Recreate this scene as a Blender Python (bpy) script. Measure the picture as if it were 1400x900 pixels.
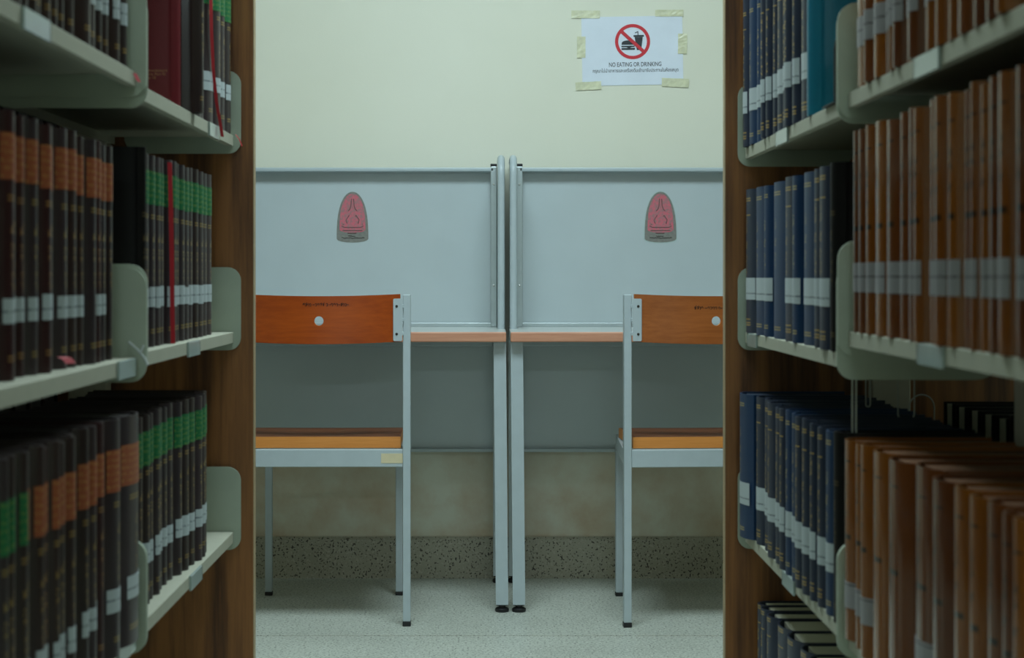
import bpy, bmesh, math, random
from mathutils import Vector, Matrix

random.seed(7)
for o in list(bpy.data.objects):
    bpy.data.objects.remove(o)
SC = bpy.context.scene
COL = SC.collection

# ------------------------------------------------------------------ camera
F = 2409.0            # focal length in pixels of a 1400 px wide picture
EYE = 0.873           # camera height
VX, VY = 669.0, 377.0  # vanishing point of the aisle, pixels
cam = bpy.data.cameras.new('camera')
cam.sensor_fit = 'HORIZONTAL'
cam.sensor_width = 36.0
cam.lens = 36.0 * F / 1400.0
cam.shift_x = (700 - VX) / 1400.0
cam.shift_y = -(450 - VY) / 1400.0
cam.clip_start = 0.05
cam.dof.use_dof = True
cam.dof.focus_distance = 4.55
cam.dof.aperture_fstop = 8.0
co = bpy.data.objects.new('camera', cam)
co.location = (0, 0, EYE)
co.rotation_euler = (math.pi / 2, 0, 0)
COL.objects.link(co)
SC.camera = co

# ------------------------------------------------------------------ world, exposure, area lights
wd = bpy.data.worlds.new('world')
SC.world = wd
wd.use_nodes = True
wd.node_tree.nodes['Background'].inputs[0].default_value = (0.6, 0.8, 0.75, 1)
wd.node_tree.nodes['Background'].inputs[1].default_value = 0.02
SC.view_settings.view_transform = 'Standard'
SC.view_settings.look = 'None'
SC.view_settings.gamma = 1.0
SC.view_settings.use_curve_mapping = False
SC.view_settings.exposure = 0.0
LIGHT_TINT = (0.80, 1.0, 1.06)
# ceiling fixtures: x, y, length along x, length along y, watts
FIXTURES = [
    (0.05, 3.25, 1.2, 0.70, 48.0, 'twin tube ceiling lamp nearest the two study desks'),
    (0.05, 1.90, 1.2, 0.16, 7.0, 'twin tube ceiling lamp across the aisle between the racks'),
    (0.12, -5.6, 1.2, 0.16, 110.0, 'added unseen fill lamp with twin tubes, far behind the camera'),  # fill lamp added out of view to brighten camera-facing surfaces
]
CEIL = 2.85


# ------------------------------------------------------------------ material helpers
def lin(c):
    return tuple(((v / 255.0) / 12.92 if v / 255.0 <= 0.04045 else ((v / 255.0 + 0.055) / 1.055) ** 2.4) for v in c) + (1.0,)


class Nt:
    def __init__(self, name):
        self.m = bpy.data.materials.new(name)
        self.m.use_nodes = True
        self.t = self.m.node_tree
        self.b = self.t.nodes['Principled BSDF']

    def n(self, kind, **kw):
        nd = self.t.nodes.new(kind)
        for k, v in kw.items():
            setattr(nd, k, v)
        return nd

    def link(self, a, b):
        self.t.links.new(a, b)

    def coord(self, scale=(1, 1, 1), which='Object'):
        tc = self.n('ShaderNodeTexCoord')
        mp = self.n('ShaderNodeMapping')
        mp.inputs['Scale'].default_value = scale
        self.link(tc.outputs[which], mp.inputs['Vector'])
        return mp.outputs['Vector']

    def noise(self, vec, scale, detail=3.0, rough=0.55):
        nd = self.n('ShaderNodeTexNoise')
        nd.inputs['Scale'].default_value = scale
        nd.inputs['Detail'].default_value = detail
        nd.inputs['Roughness'].default_value = rough
        self.link(vec, nd.inputs['Vector'])
        return nd.outputs['Fac']

    def ramp(self, fac, stops):
        r = self.n('ShaderNodeValToRGB')
        el = r.color_ramp.elements
        while len(el) < len(stops):
            el.new(0.5)
        for e, (p, c) in zip(el, stops):
            e.position = p
            e.color = c
        self.link(fac, r.inputs['Fac'])
        return r.outputs['Color']

    def mix(self, fac, a, b, mode='MIX'):
        mx = self.n('ShaderNodeMix', data_type='RGBA', blend_type=mode)
        for s, v in ((mx.inputs[0], fac), (mx.inputs[6], a), (mx.inputs[7], b)):
            if hasattr(v, 'is_output'):
                self.link(v, s)
            else:
                s.default_value = v
        return mx.outputs[2]

    def math(self, op, a, b=None, c=None):
        nd = self.n('ShaderNodeMath', operation=op)
        for i, v in enumerate((a, b, c)):
            if v is None:
                continue
            if hasattr(v, 'is_output'):
                self.link(v, nd.inputs[i])
            else:
                nd.inputs[i].default_value = v
        return nd.outputs[0]

    def color(self, c):
        if hasattr(c, 'is_output'):
            self.link(c, self.b.inputs['Base Color'])
        else:
            self.b.inputs['Base Color'].default_value = c

    def bump(self, h, strength=0.2, dist=0.001):
        bp = self.n('ShaderNodeBump')
        bp.inputs['Strength'].default_value = strength
        bp.inputs['Distance'].default_value = dist
        self.link(h, bp.inputs['Height'])
        self.link(bp.outputs['Normal'], self.b.inputs['Normal'])

    def set(self, rough=None, metal=None, spec=None, coat=None, coat_rough=None):
        if rough is not None: self.b.inputs['Roughness'].default_value = rough
        if metal is not None: self.b.inputs['Metallic'].default_value = metal
        if spec is not None: self.b.inputs['Specular IOR Level'].default_value = spec
        if coat is not None: self.b.inputs['Coat Weight'].default_value = coat
        if coat_rough is not None: self.b.inputs['Coat Roughness'].default_value = coat_rough
        return self


def flat_mat(name, c, rough=0.5, var=0.06, scale=30.0, bump=0.0, **kw):
    k = Nt(name)
    v = k.coord()
    f = k.noise(v, scale)
    a = lin(c)
    lo = tuple(x * (1 - var) for x in a[:3]) + (1,)
    hi = tuple(min(1, x * (1 + var)) for x in a[:3]) + (1,)
    k.color(k.ramp(f, [(0.3, lo), (0.7, hi)]))
    if bump:
        k.bump(k.noise(v, scale * 8), bump)
    k.set(rough=rough, **kw)
    return k.m


def wood_mat(name, dark, light, axis='Z', scale=1.0, rough=0.4, rings=True):
    k = Nt(name)
    sq = {'X': (0.05, 1, 1), 'Y': (1, 0.05, 1), 'Z': (1, 1, 0.05)}[axis]
    v = k.coord(sq)
    big = k.noise(v, 9.0 * scale, 2.0)
    fine = k.noise(v, 120.0 * scale, 4.0, 0.65)
    if rings:
        wv = k.math('MULTIPLY', big, 26.0)
        rg = k.math('SINE', wv)
        rg = k.math('MULTIPLY_ADD', rg, 0.20, 0.5)
        f = k.math('ADD', k.math('MULTIPLY', rg, 0.6), k.math('MULTIPLY', fine, 0.4))
    else:
        f = k.math('ADD', k.math('MULTIPLY', big, 0.4), k.math('MULTIPLY', fine, 0.6))
    k.color(k.ramp(f, [(0.36, lin(dark)), (0.64, lin(light))]))
    k.bump(fine, 0.08, 0.0006)
    k.set(rough=rough)
    return k.m


def terrazzo_mat(name, base, dark, light, scale, rough=0.35, amount=0.64):
    k = Nt(name)
    v = k.coord()
    chips = k.noise(v, scale, 1.5, 0.5)
    pale = k.noise(k.coord((1.13, 0.93, 1.07)), scale * 0.8, 1.5, 0.5)
    cloud = k.noise(v, 3.0, 4.0)
    b0 = lin(base)
    bc = k.ramp(cloud, [(0.3, tuple(x * 0.88 for x in b0[:3]) + (1,)), (0.7, tuple(x * 1.08 for x in b0[:3]) + (1,))])
    c = k.mix(k.ramp(pale, [(0.58, (0, 0, 0, 1)), (0.66, (1, 1, 1, 1))]), bc, lin(light))
    c = k.mix(k.ramp(chips, [(amount - .02, (0, 0, 0, 1)), (amount + .03, (1, 1, 1, 1))]), c, lin(dark))
    k.color(c)
    k.set(rough=rough)
    return k.m


def wall_mat():
    k = Nt('painted_plaster')
    v = k.coord()
    f = k.noise(v, 1.5, 3.0)
    fine = k.noise(v, 260.0, 3.0)
    c = k.ramp(f, [(0.3, lin((226, 226, 208))), (0.7, lin((232, 232, 216)))])
    # old grime patches low on the wall, warm shade under the desks painted in
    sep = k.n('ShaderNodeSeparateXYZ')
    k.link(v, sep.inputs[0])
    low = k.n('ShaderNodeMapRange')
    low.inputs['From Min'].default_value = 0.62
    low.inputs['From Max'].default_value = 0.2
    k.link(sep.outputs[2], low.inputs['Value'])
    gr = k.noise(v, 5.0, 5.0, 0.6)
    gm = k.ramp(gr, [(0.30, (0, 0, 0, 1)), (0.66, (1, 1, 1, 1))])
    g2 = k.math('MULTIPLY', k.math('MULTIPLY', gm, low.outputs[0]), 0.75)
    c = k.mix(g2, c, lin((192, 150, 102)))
    k.color(c)
    k.bump(fine, 0.15, 0.001)
    k.set(rough=0.7)
    return k.m


def book_mat(name, base, base2, gold, rough=0.42, lines=(0.020, 0.024, 0.180, 0.184), text=(0.088, 0.172), gold_amt=0.8,
             coat=0.0, streak=None, spec=0.5):
    """Cloth cover with gold stamped rules across the spine and a line of small lettering down it (flat print)."""
    k = Nt(name)
    v = k.coord()
    oi = k.n('ShaderNodeObjectInfo')
    sep = k.n('ShaderNodeSeparateXYZ')
    k.link(v, sep.inputs[0])
    x, y, z = sep.outputs
    grain = k.noise(v, 420.0, 2.0)
    c = k.mix(oi.outputs['Random'], lin(base), lin(base2))
    c = k.mix(k.math('MULTIPLY', grain, 0.5), c, tuple(q * 0.55 for q in lin(base)[:3]) + (1,))
    if streak:
        w = k.noise(k.coord((1, 1, 0.04)), 150.0, 3.0)
        c = k.mix(k.ramp(w, [(0.45, (0, 0, 0, 1)), (0.7, (1, 1, 1, 1))]), c, lin(streak))
    spine = k.math('LESS_THAN', x, 0.0035)
    mask = None
    for zz in lines:
        d = k.math('LESS_THAN', k.math('ABSOLUTE', k.math('SUBTRACT', z, zz)), 0.0011)
        mask = d if mask is None else k.math('MAXIMUM', mask, d)
    tx = k.noise(k.coord((1, 0.55, 1)), 340.0, 1.0)
    tm = k.math('GREATER_THAN', tx, 0.54)
    tm = k.math('MULTIPLY', tm, k.math('GREATER_THAN', z, text[0]))
    tm = k.math('MULTIPLY', tm, k.math('LESS_THAN', z, text[1]))
    tm = k.math('MULTIPLY', tm, k.math('LESS_THAN', k.math('ABSOLUTE', y), 0.0055))
    brk = k.math('GREATER_THAN', k.noise(k.coord((0.01, 0.01, 1)), 45.0, 1.0), 0.44)
    tm = k.math('MULTIPLY', tm, brk)
    mask = tm if mask is None else k.math('MAXIMUM', mask, tm)
    mask = k.math('MULTIPLY', k.math('MULTIPLY', mask, spine), gold_amt)
    k.color(k.mix(mask, c, lin(gold)))
    k.bump(grain, 0.12, 0.0004)
    k.set(rough=rough, coat=coat, coat_rough=0.12, spec=spec)
    return k.m


def title_mat(name, base, gold):
    k = Nt(name)
    v = k.coord((1, 1, 1))
    n1 = k.noise(k.coord((1, 0.5, 1.4)), 300.0, 1.0)
    sep = k.n('ShaderNodeSeparateXYZ')
    k.link(v, sep.inputs[0])
    rows = k.math('SINE', k.math('MULTIPLY', sep.outputs[2], 780.0))
    m = k.math('MULTIPLY', k.math('GREATER_THAN', n1, 0.5), k.math('GREATER_THAN', rows, 0.0))
    m = k.math('MULTIPLY', m, 0.55)
    k.color(k.mix(m, lin(base), lin(gold)))
    k.set(rough=0.5)
    return k.m


def page_mat(name, a, b):
    k = Nt(name)
    v = k.coord((0.02, 1, 0.02))
    f = k.noise(v, 900.0, 2.0)
    k.color(k.ramp(f, [(0.3, lin(a)), (0.7, lin(b))]))
    k.set(rough=0.85)
    return k.m


def label_mat(name, base, ink):
    k = Nt(name)
    v = k.coord()
    sep = k.n('ShaderNodeSeparateXYZ')
    k.link(v, sep.inputs[0])
    d = k.math('ABSOLUTE', k.math('SUBTRACT', sep.outputs[2], 0.069))
    m = k.math('LESS_THAN', d, 0.0013)
    m = k.math('MULTIPLY', m, k.math('GREATER_THAN', k.noise(v, 380.0, 1.0), 0.42))
    m = k.math('MULTIPLY', m, 0.75)
    k.color(k.mix(m, lin(base), lin(ink)))
    k.set(rough=0.45)
    return k.m


M = {}
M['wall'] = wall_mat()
M['ceiling'] = flat_mat('ceiling_paint', (215, 216, 208), 0.8)
M['floor'] = terrazzo_mat('floor_terrazzo', (194, 198, 187), (116, 120, 110), (216, 218, 209), 170.0, 0.4, 0.60)
M['skirt'] = terrazzo_mat('skirting_terrazzo', (176, 172, 154), (74, 70, 60), (190, 186, 170), 170.0, 0.45, 0.62)
M['strip'] = flat_mat('joint_strip', (184, 136, 114), 0.5)
M['veneer'] = wood_mat('walnut_veneer', (84, 48, 20), (150, 97, 49), 'Z', 1.3, 0.5)
M['edgeband'] = flat_mat('pale_edge_band', (176, 152, 116), 0.5)
M['shelfmetal'] = flat_mat('cream_shelf_enamel', (172, 172, 154), 0.6, 0.03, spec=0.2)
M['bracketmetal'] = flat_mat('grey_green_bracket_enamel', (176, 186, 168), 0.5, 0.03, spec=0.25)
M['uprightmetal'] = flat_mat('beige_upright_enamel', (178, 172, 152), 0.4, 0.03)
M['clearplastic'] = flat_mat('label_holder_plastic', (158, 172, 166), 0.15, 0.04)
M['bracketdark'] = flat_mat('dark_clip', (84, 94, 86), 0.4)
M['greymetal'] = flat_mat('grey_tube_enamel', (178, 190, 194), 0.36, 0.03)
M['silver'] = flat_mat('satin_aluminium', (178, 188, 190), 0.3, 0.04, metal=0.35)
M['panel'] = flat_mat('grey_divider_laminate', (186, 197, 200), 0.3, 0.02, 8.0)
M['panelback'] = flat_mat('dark_green_panel_back', (42, 62, 58), 0.5)
M['desktop'] = flat_mat('pale_grey_laminate', (200, 204, 200), 0.25, 0.02)
M['deskedge'] = wood_mat('pinkish_beech_edge', (196, 136, 108), (214, 156, 126), 'X', 1.2, 0.42, False)
M['chairwood'] = wood_mat('orange_beech_ply', (144, 56, 8), (172, 76, 14), 'X', 1.0, 0.36, False)
M['chairwood2'] = wood_mat('brown_beech_ply', (140, 74, 28), (166, 94, 44), 'X', 1.0, 0.36, False)
M['shaded_seatwood'] = wood_mat('shaded_beech_seat', (104, 58, 34), (128, 76, 46), 'X', 1.0, 0.45, False)  # beech ply darkened, weaker light on the seat put into its colour
M['plyedge'] = wood_mat('pale_ply_edge', (206, 128, 54), (222, 146, 72), 'X', 2.0, 0.45, False)
M['black'] = flat_mat('black_rubber', (22, 22, 24), 0.5)
M['screw'] = flat_mat('dark_screw', (70, 66, 60), 0.35, metal=0.6)
M['steel'] = flat_mat('bright_screw', (220, 224, 220), 0.25, metal=0.6)
M['masking'] = flat_mat('masking_tape', (214, 202, 166), 0.6)
M['ink'] = flat_mat('black_ink', (30, 18, 12), 0.6)
M['paper'] = flat_mat('notice_paper', (222, 230, 242), 0.7, 0.03, 12.0)
M['printink'] = flat_mat('print_black', (42, 48, 54), 0.6)
M['printred'] = flat_mat('print_red', (204, 44, 56), 0.6)
M['tape'] = flat_mat('yellowed_tape', (216, 216, 184), 0.22, 0.12, 60.0, 0.6)
M['stickgrey'] = flat_mat('sticker_grey', (128, 128, 122), 0.4, 0.12, 120.0)
k_ = Nt('sticker_pink')
k_.color(k_.ramp(k_.noise(k_.coord(), 130.0, 3.0), [(0.42, lin((204, 104, 118))), (0.62, lin((158, 118, 120)))]))
k_.set(rough=0.45)
M['stickpink'] = k_.m
M['stickline'] = flat_mat('sticker_line', (122, 92, 92), 0.5, 0.10, 120.0)
M['stickclear'] = flat_mat('sticker_rim', (178, 196, 194), 0.2, 0.04)
M['wire'] = flat_mat('white_wire', (170, 172, 160), 0.35)
M['ribbon'] = flat_mat('red_ribbon', (158, 4, 22), 0.6)
M['whiteribbon'] = flat_mat('white_tie', (216, 222, 222), 0.35)
M['lampbody'] = flat_mat('white_lamp_body', (222, 224, 222), 0.5)

M['maroon'] = book_mat('maroon_cloth', (46, 36, 40), (64, 50, 53), (146, 122, 64), 0.38, coat=0.15)
M['darkbrown'] = book_mat('dark_brown_cloth', (38, 23, 22), (52, 34, 32), (146, 116, 58), 0.4, coat=0.12)
M['blackcloth'] = book_mat('black_cloth', (9, 6, 6), (12, 8, 8), (90, 76, 46), 0.55, spec=0.25)
M['oxblood'] = book_mat('oxblood_cloth', (44, 10, 13), (56, 16, 18), (150, 110, 60), 0.45)
M['crimson'] = book_mat('crimson_cloth', (112, 14, 28), (112, 14, 28), (170, 120, 70), 0.5, (), (0.1, 0.1))
M['navy'] = book_mat('navy_cloth', (24, 38, 62), (42, 50, 70), (178, 146, 72), 0.40, (0.014, 0.018, 0.024, 0.205, 0.230, 0.234), (0.10, 0.2))
M['blue'] = book_mat('blue_cloth', (10, 46, 84), (14, 54, 92), (170, 150, 90), 0.42, (0.014, 0.018, 0.228, 0.232), (0.11, 0.19))
M['cyan'] = book_mat('cyan_cloth', (16, 120, 146), (16, 120, 146), (30, 132, 150), 0.35, (), (0.1, 0.1))
M['tan'] = book_mat('tan_wrapped_cloth', (124, 66, 6), (148, 84, 8), (30, 22, 12), 0.45, (0.126, 0.128, 0.130, 0.222), (0.15, 0.2), 0.9, 1.0, None, 0.2)
M['tanbrown'] = book_mat('brown_wrapped_cloth', (96, 46, 8), (120, 62, 12), (26, 18, 10), 0.45, (0.126, 0.128, 0.130, 0.222), (0.15, 0.2), 0.9, 1.0, None, 0.2)
M['greentitle'] = title_mat('green_title', (6, 104, 58), (120, 140, 66))
M['orangetitle'] = title_mat('orange_title', (150, 77, 45), (178, 130, 70))
M['callno'] = label_mat('call_number_paper', (182, 192, 194), (80, 86, 98))
M['callno2'] = label_mat('call_number_taped', (150, 148, 150), (60, 56, 60))
M['pages'] = page_mat('book_pages', (196, 192, 168), (222, 220, 200))
M['darkpages'] = page_mat('brown_book_pages', (92, 54, 22), (112, 70, 30))  # page blocks in dark tones close to their cover colours
M['blackpages'] = page_mat('dark_book_pages', (34, 28, 26), (48, 40, 36))
M['bluepages'] = page_mat('blue_book_pages', (30, 44, 62), (44, 58, 76))
M['goldink'] = flat_mat('gold_stamping', (176, 128, 84), 0.4)


# ------------------------------------------------------------------ geometry helpers
class MB:
    def __init__(self):
        self.v, self.f, self.mi = [], [], []

    def add(self, vs, fs, mi=0):
        b = len(self.v)
        self.v += [tuple(p) for p in vs]
        self.f += [tuple(b + i for i in f) for f in fs]
        self.mi += [mi] * len(fs)
        return self

    def box(self, x0, x1, y0, y1, z0, z1, mi=0):
        vs = [(x, y, z) for x in (x0, x1) for y in (y0, y1) for z in (z0, z1)]
        fs = [(0, 1, 3, 2), (4, 6, 7, 5), (0, 4, 5, 1), (2, 3, 7, 6), (0, 2, 6, 4), (1, 5, 7, 3)]
        return self.add(vs, fs, mi)

    def rbox(self, x0, x1, y0, y1, z0, z1, r=0.002, mi=0, seg=2):
        bm = bmesh.new()
        bmesh.ops.create_cube(bm, size=1.0)
        for q in bm.verts:
            q.co = Vector((x0 + (q.co.x + .5) * (x1 - x0), y0 + (q.co.y + .5) * (y1 - y0), z0 + (q.co.z + .5) * (z1 - z0)))
        bmesh.ops.bevel(bm, geom=list(bm.edges), offset=r, segments=seg, affect='EDGES', profile=0.5)
        bm.verts.index_update()
        self.add([q.co.copy() for q in bm.verts], [[q.index for q in f.verts] for f in bm.faces], mi)
        bm.free()
        return self

    def prism(self, poly, plane, a, b, mi=0):
        """Extrude a 2-D outline. plane 'xz' runs along y, 'xy' along z, 'yz' along x."""
        def P(p, t):
            if plane == 'xz': return (p[0], t, p[1])
            if plane == 'xy': return (p[0], p[1], t)
            return (t, p[0], p[1])
        n = len(poly)
        vs = [P(p, a) for p in poly] + [P(p, b) for p in poly]
        fs = [tuple(range(n))[::-1], tuple(range(n, 2 * n))]
        fs += [(i, (i + 1) % n, n + (i + 1) % n, n + i) for i in range(n)]
        return self.add(vs, fs, mi)

    def tube(self, pts, r, n=8, mi=0, closed=False):
        pts = [Vector(p) for p in pts]
        m = len(pts)
        rings = []
        up = Vector((0, 0, 1))
        prev = None
        for i, p in enumerate(pts):
            a = pts[(i - 1) % m] if (i > 0 or closed) else p
            c = pts[(i + 1) % m] if (i < m - 1 or closed) else p
            t = (c - a).normalized()
            if prev is None:
                ref = up if abs(t.z) < 0.9 else Vector((1, 0, 0))
                u = t.cross(ref).normalized()
            else:
                u = (prev - t * prev.dot(t)).normalized()
            prev = u
            w = t.cross(u)
            rings.append([p + (u * math.cos(2 * math.pi * k / n) + w * math.sin(2 * math.pi * k / n)) * r for k in range(n)])
        vs = [q for rg in rings for q in rg]
        fs = []
        for i in range(m if closed else m - 1):
            j = (i + 1) % m
            for k in range(n):
                fs.append((i * n + k, i * n + (k + 1) % n, j * n + (k + 1) % n, j * n + k))
        if not closed:
            fs.append(tuple(range(n))[::-1])
            fs.append(tuple((m - 1) * n + k for k in range(n)))
        return self.add(vs, fs, mi)

    def lathe(self, prof, c, n=20, mi=0):
        vs, fs = [], []
        for (r, z) in prof:
            for k in range(n):
                a = 2 * math.pi * k / n
                vs.append((c[0] + r * math.cos(a), c[1] + r * math.sin(a), c[2] + z))
        for i in range(len(prof) - 1):
            for k in range(n):
                fs.append((i * n + k, i * n + (k + 1) % n, (i + 1) * n + (k + 1) % n, (i + 1) * n + k))
        fs.append(tuple(range(n))[::-1])
        fs.append(tuple((len(prof) - 1) * n + k for k in range(n)))
        return self.add(vs, fs, mi)

    def build(self, name, mats, parent=None, smooth=False, fix=True):
        me = bpy.data.meshes.new(name)
        me.from_pydata(self.v, [], self.f)
        if not isinstance(mats, (list, tuple)):
            mats = [mats]
        for m in mats:
            me.materials.append(m)
        if len(mats) > 1:
            for p, i in zip(me.polygons, self.mi):
                p.material_index = i
        if fix:
            bm = bmesh.new()
            bm.from_mesh(me)
            bmesh.ops.recalc_face_normals(bm, faces=bm.faces)
            bm.to_mesh(me)
            bm.free()
        if smooth:
            me.polygons.foreach_set('use_smooth', [True] * len(me.polygons))
            me.set_sharp_from_angle(angle=math.radians(38))
        me.update()
        return link(name, me, parent)


def link(name, me, parent=None):
    o = bpy.data.objects.new(name, me)
    COL.objects.link(o)
    if parent is not None:
        o.parent = parent
    return o


def thing(name, label, cat, loc=(0, 0, 0), rz=0.0, group=None):
    o = bpy.data.objects.new(name, None)
    o.empty_display_size = 0.05
    COL.objects.link(o)
    o.location = loc
    o.rotation_euler = (0, 0, rz)
    o['label'] = label
    o['category'] = cat
    if group:
        o['group'] = group
    return o


def structure(o):
    o['kind'] = 'structure'
    return o


def round_poly(x0, x1, z0, z1, radii, seg=5):
    """Rectangle with a radius per corner: (x0,z0), (x1,z0), (x1,z1), (x0,z1)."""
    out = []
    cs = [(x0, z0, 1, 1, math.pi), (x1, z0, -1, 1, 1.5 * math.pi), (x1, z1, -1, -1, 0), (x0, z1, 1, -1, .5 * math.pi)]
    for (cx, cz, sx, sz, a0), r in zip(cs, radii):
        if r <= 0:
            out.append((cx, cz))
            continue
        for k in range(seg + 1):
            a = a0 + (math.pi / 2) * k / seg
            out.append((cx + sx * r + r * math.cos(a), cz + sz * r + r * math.sin(a)))
    return out


def text_mesh(name, body, size, mat, parent, loc, align='CENTER', width=None, bold=0.0):
    """Lettering standing in the xz plane, facing -y."""
    cu = bpy.data.curves.new(name, 'FONT')
    cu.body = body
    cu.size = size
    cu.align_x = align
    cu.offset = bold
    cu.resolution_u = 3
    tmp = bpy.data.objects.new(name + '_source', cu)
    COL.objects.link(tmp)
    dg = bpy.context.evaluated_depsgraph_get()
    me = bpy.data.meshes.new_from_object(tmp.evaluated_get(dg))
    bpy.data.objects.remove(tmp)
    bpy.data.curves.remove(cu)
    xs = [v.co.x for v in me.vertices]
    k = 1.0
    if width and xs:
        k = width / (max(xs) - min(xs))
    for v in me.vertices:
        x, y = v.co.x * k, v.co.y
        v.co = (x, 0, y)
    me.materials.clear()
    me.materials.append(mat)
    me.name = name
    o = link(name, me, parent)
    o.location = loc
    return o


# ------------------------------------------------------------------ the setting
WALL_Y = 5.09
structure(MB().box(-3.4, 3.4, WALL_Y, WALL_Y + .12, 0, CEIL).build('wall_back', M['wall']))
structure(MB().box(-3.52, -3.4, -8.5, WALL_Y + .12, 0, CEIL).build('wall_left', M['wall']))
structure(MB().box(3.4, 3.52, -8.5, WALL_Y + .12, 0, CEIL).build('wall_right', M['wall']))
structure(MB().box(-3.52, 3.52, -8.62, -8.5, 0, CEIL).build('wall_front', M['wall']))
structure(MB().box(-3.52, 3.52, -8.62, WALL_Y + .12, CEIL, CEIL + .1).build('ceiling', M['ceiling']))
floor = structure(MB().box(-3.52, 3.52, -8.62, WALL_Y + .12, -0.12, -0.0015).build('floor', M['strip'], None))
JY = 4.27
ys = [-8.49, -7.73, -6.73, -5.73, -4.73, -3.73, -2.73, -1.73, -0.73, 0.27, 1.27, 2.27, 3.27, JY, WALL_Y - .001]
xs = [-3.4, -1.72, 1.68, 3.4]
for i in range(len(ys) - 1):
    for j in range(len(xs) - 1):
        MB().box(xs[j] + .0015, xs[j + 1] - .0015, ys[i] + .0026, ys[i + 1] - .0026, -0.0014, 0.0).build('terrazzo_slab', M['floor'], floor)
sk = MB().prism([(WALL_Y, 0), (WALL_Y - .012, 0), (WALL_Y - .012, .112), (WALL_Y - .006, .119), (WALL_Y, .119)], 'yz', -3.4, 3.4)
structure(sk.build('baseboard_back', M['skirt']))


def ceiling_light(x, y, lx, ly, watts, label):
    t = thing('ceiling_light', label, 'lamp', (x, y, CEIL), 0)
    lx2, ly2 = lx / 2 + .03, ly / 2 + .03
    MB().rbox(-lx2, lx2, -ly2, ly2, -.05, 0, .006).build('lamp_housing', M['lampbody'], t)
    k = Nt('lamp_tube_glow')
    k.color((1, 1, 1, 1))
    k.b.inputs['Emission Color'].default_value = LIGHT_TINT + (1,)
    k.b.inputs['Emission Strength'].default_value = watts / 6.0
    for s in ((-1, 1) if ly < .3 else (-3, -1, 1, 3)):
        pts = [(-lx / 2, s * ly / 8, -.066), (lx / 2, s * ly / 8, -.066)]
        MB().tube(pts, .013, 10).build('lamp_tube', k.m, t, True)
    ld = bpy.data.lights.new('lamp_light', 'AREA')
    ld.shape = 'RECTANGLE'
    ld.size, ld.size_y = lx, ly
    ld.energy = watts
    ld.color = LIGHT_TINT
    lo = bpy.data.objects.new('lamp_light', ld)
    COL.objects.link(lo)
    lo.parent = t
    lo.location = (0, 0, -.09)


for fx in FIXTURES:
    ceiling_light(*fx)

# ------------------------------------------------------------------ study carrels
PANEL_Y = 5.035      # front face of the divider panels
DZ = 0.727


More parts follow.
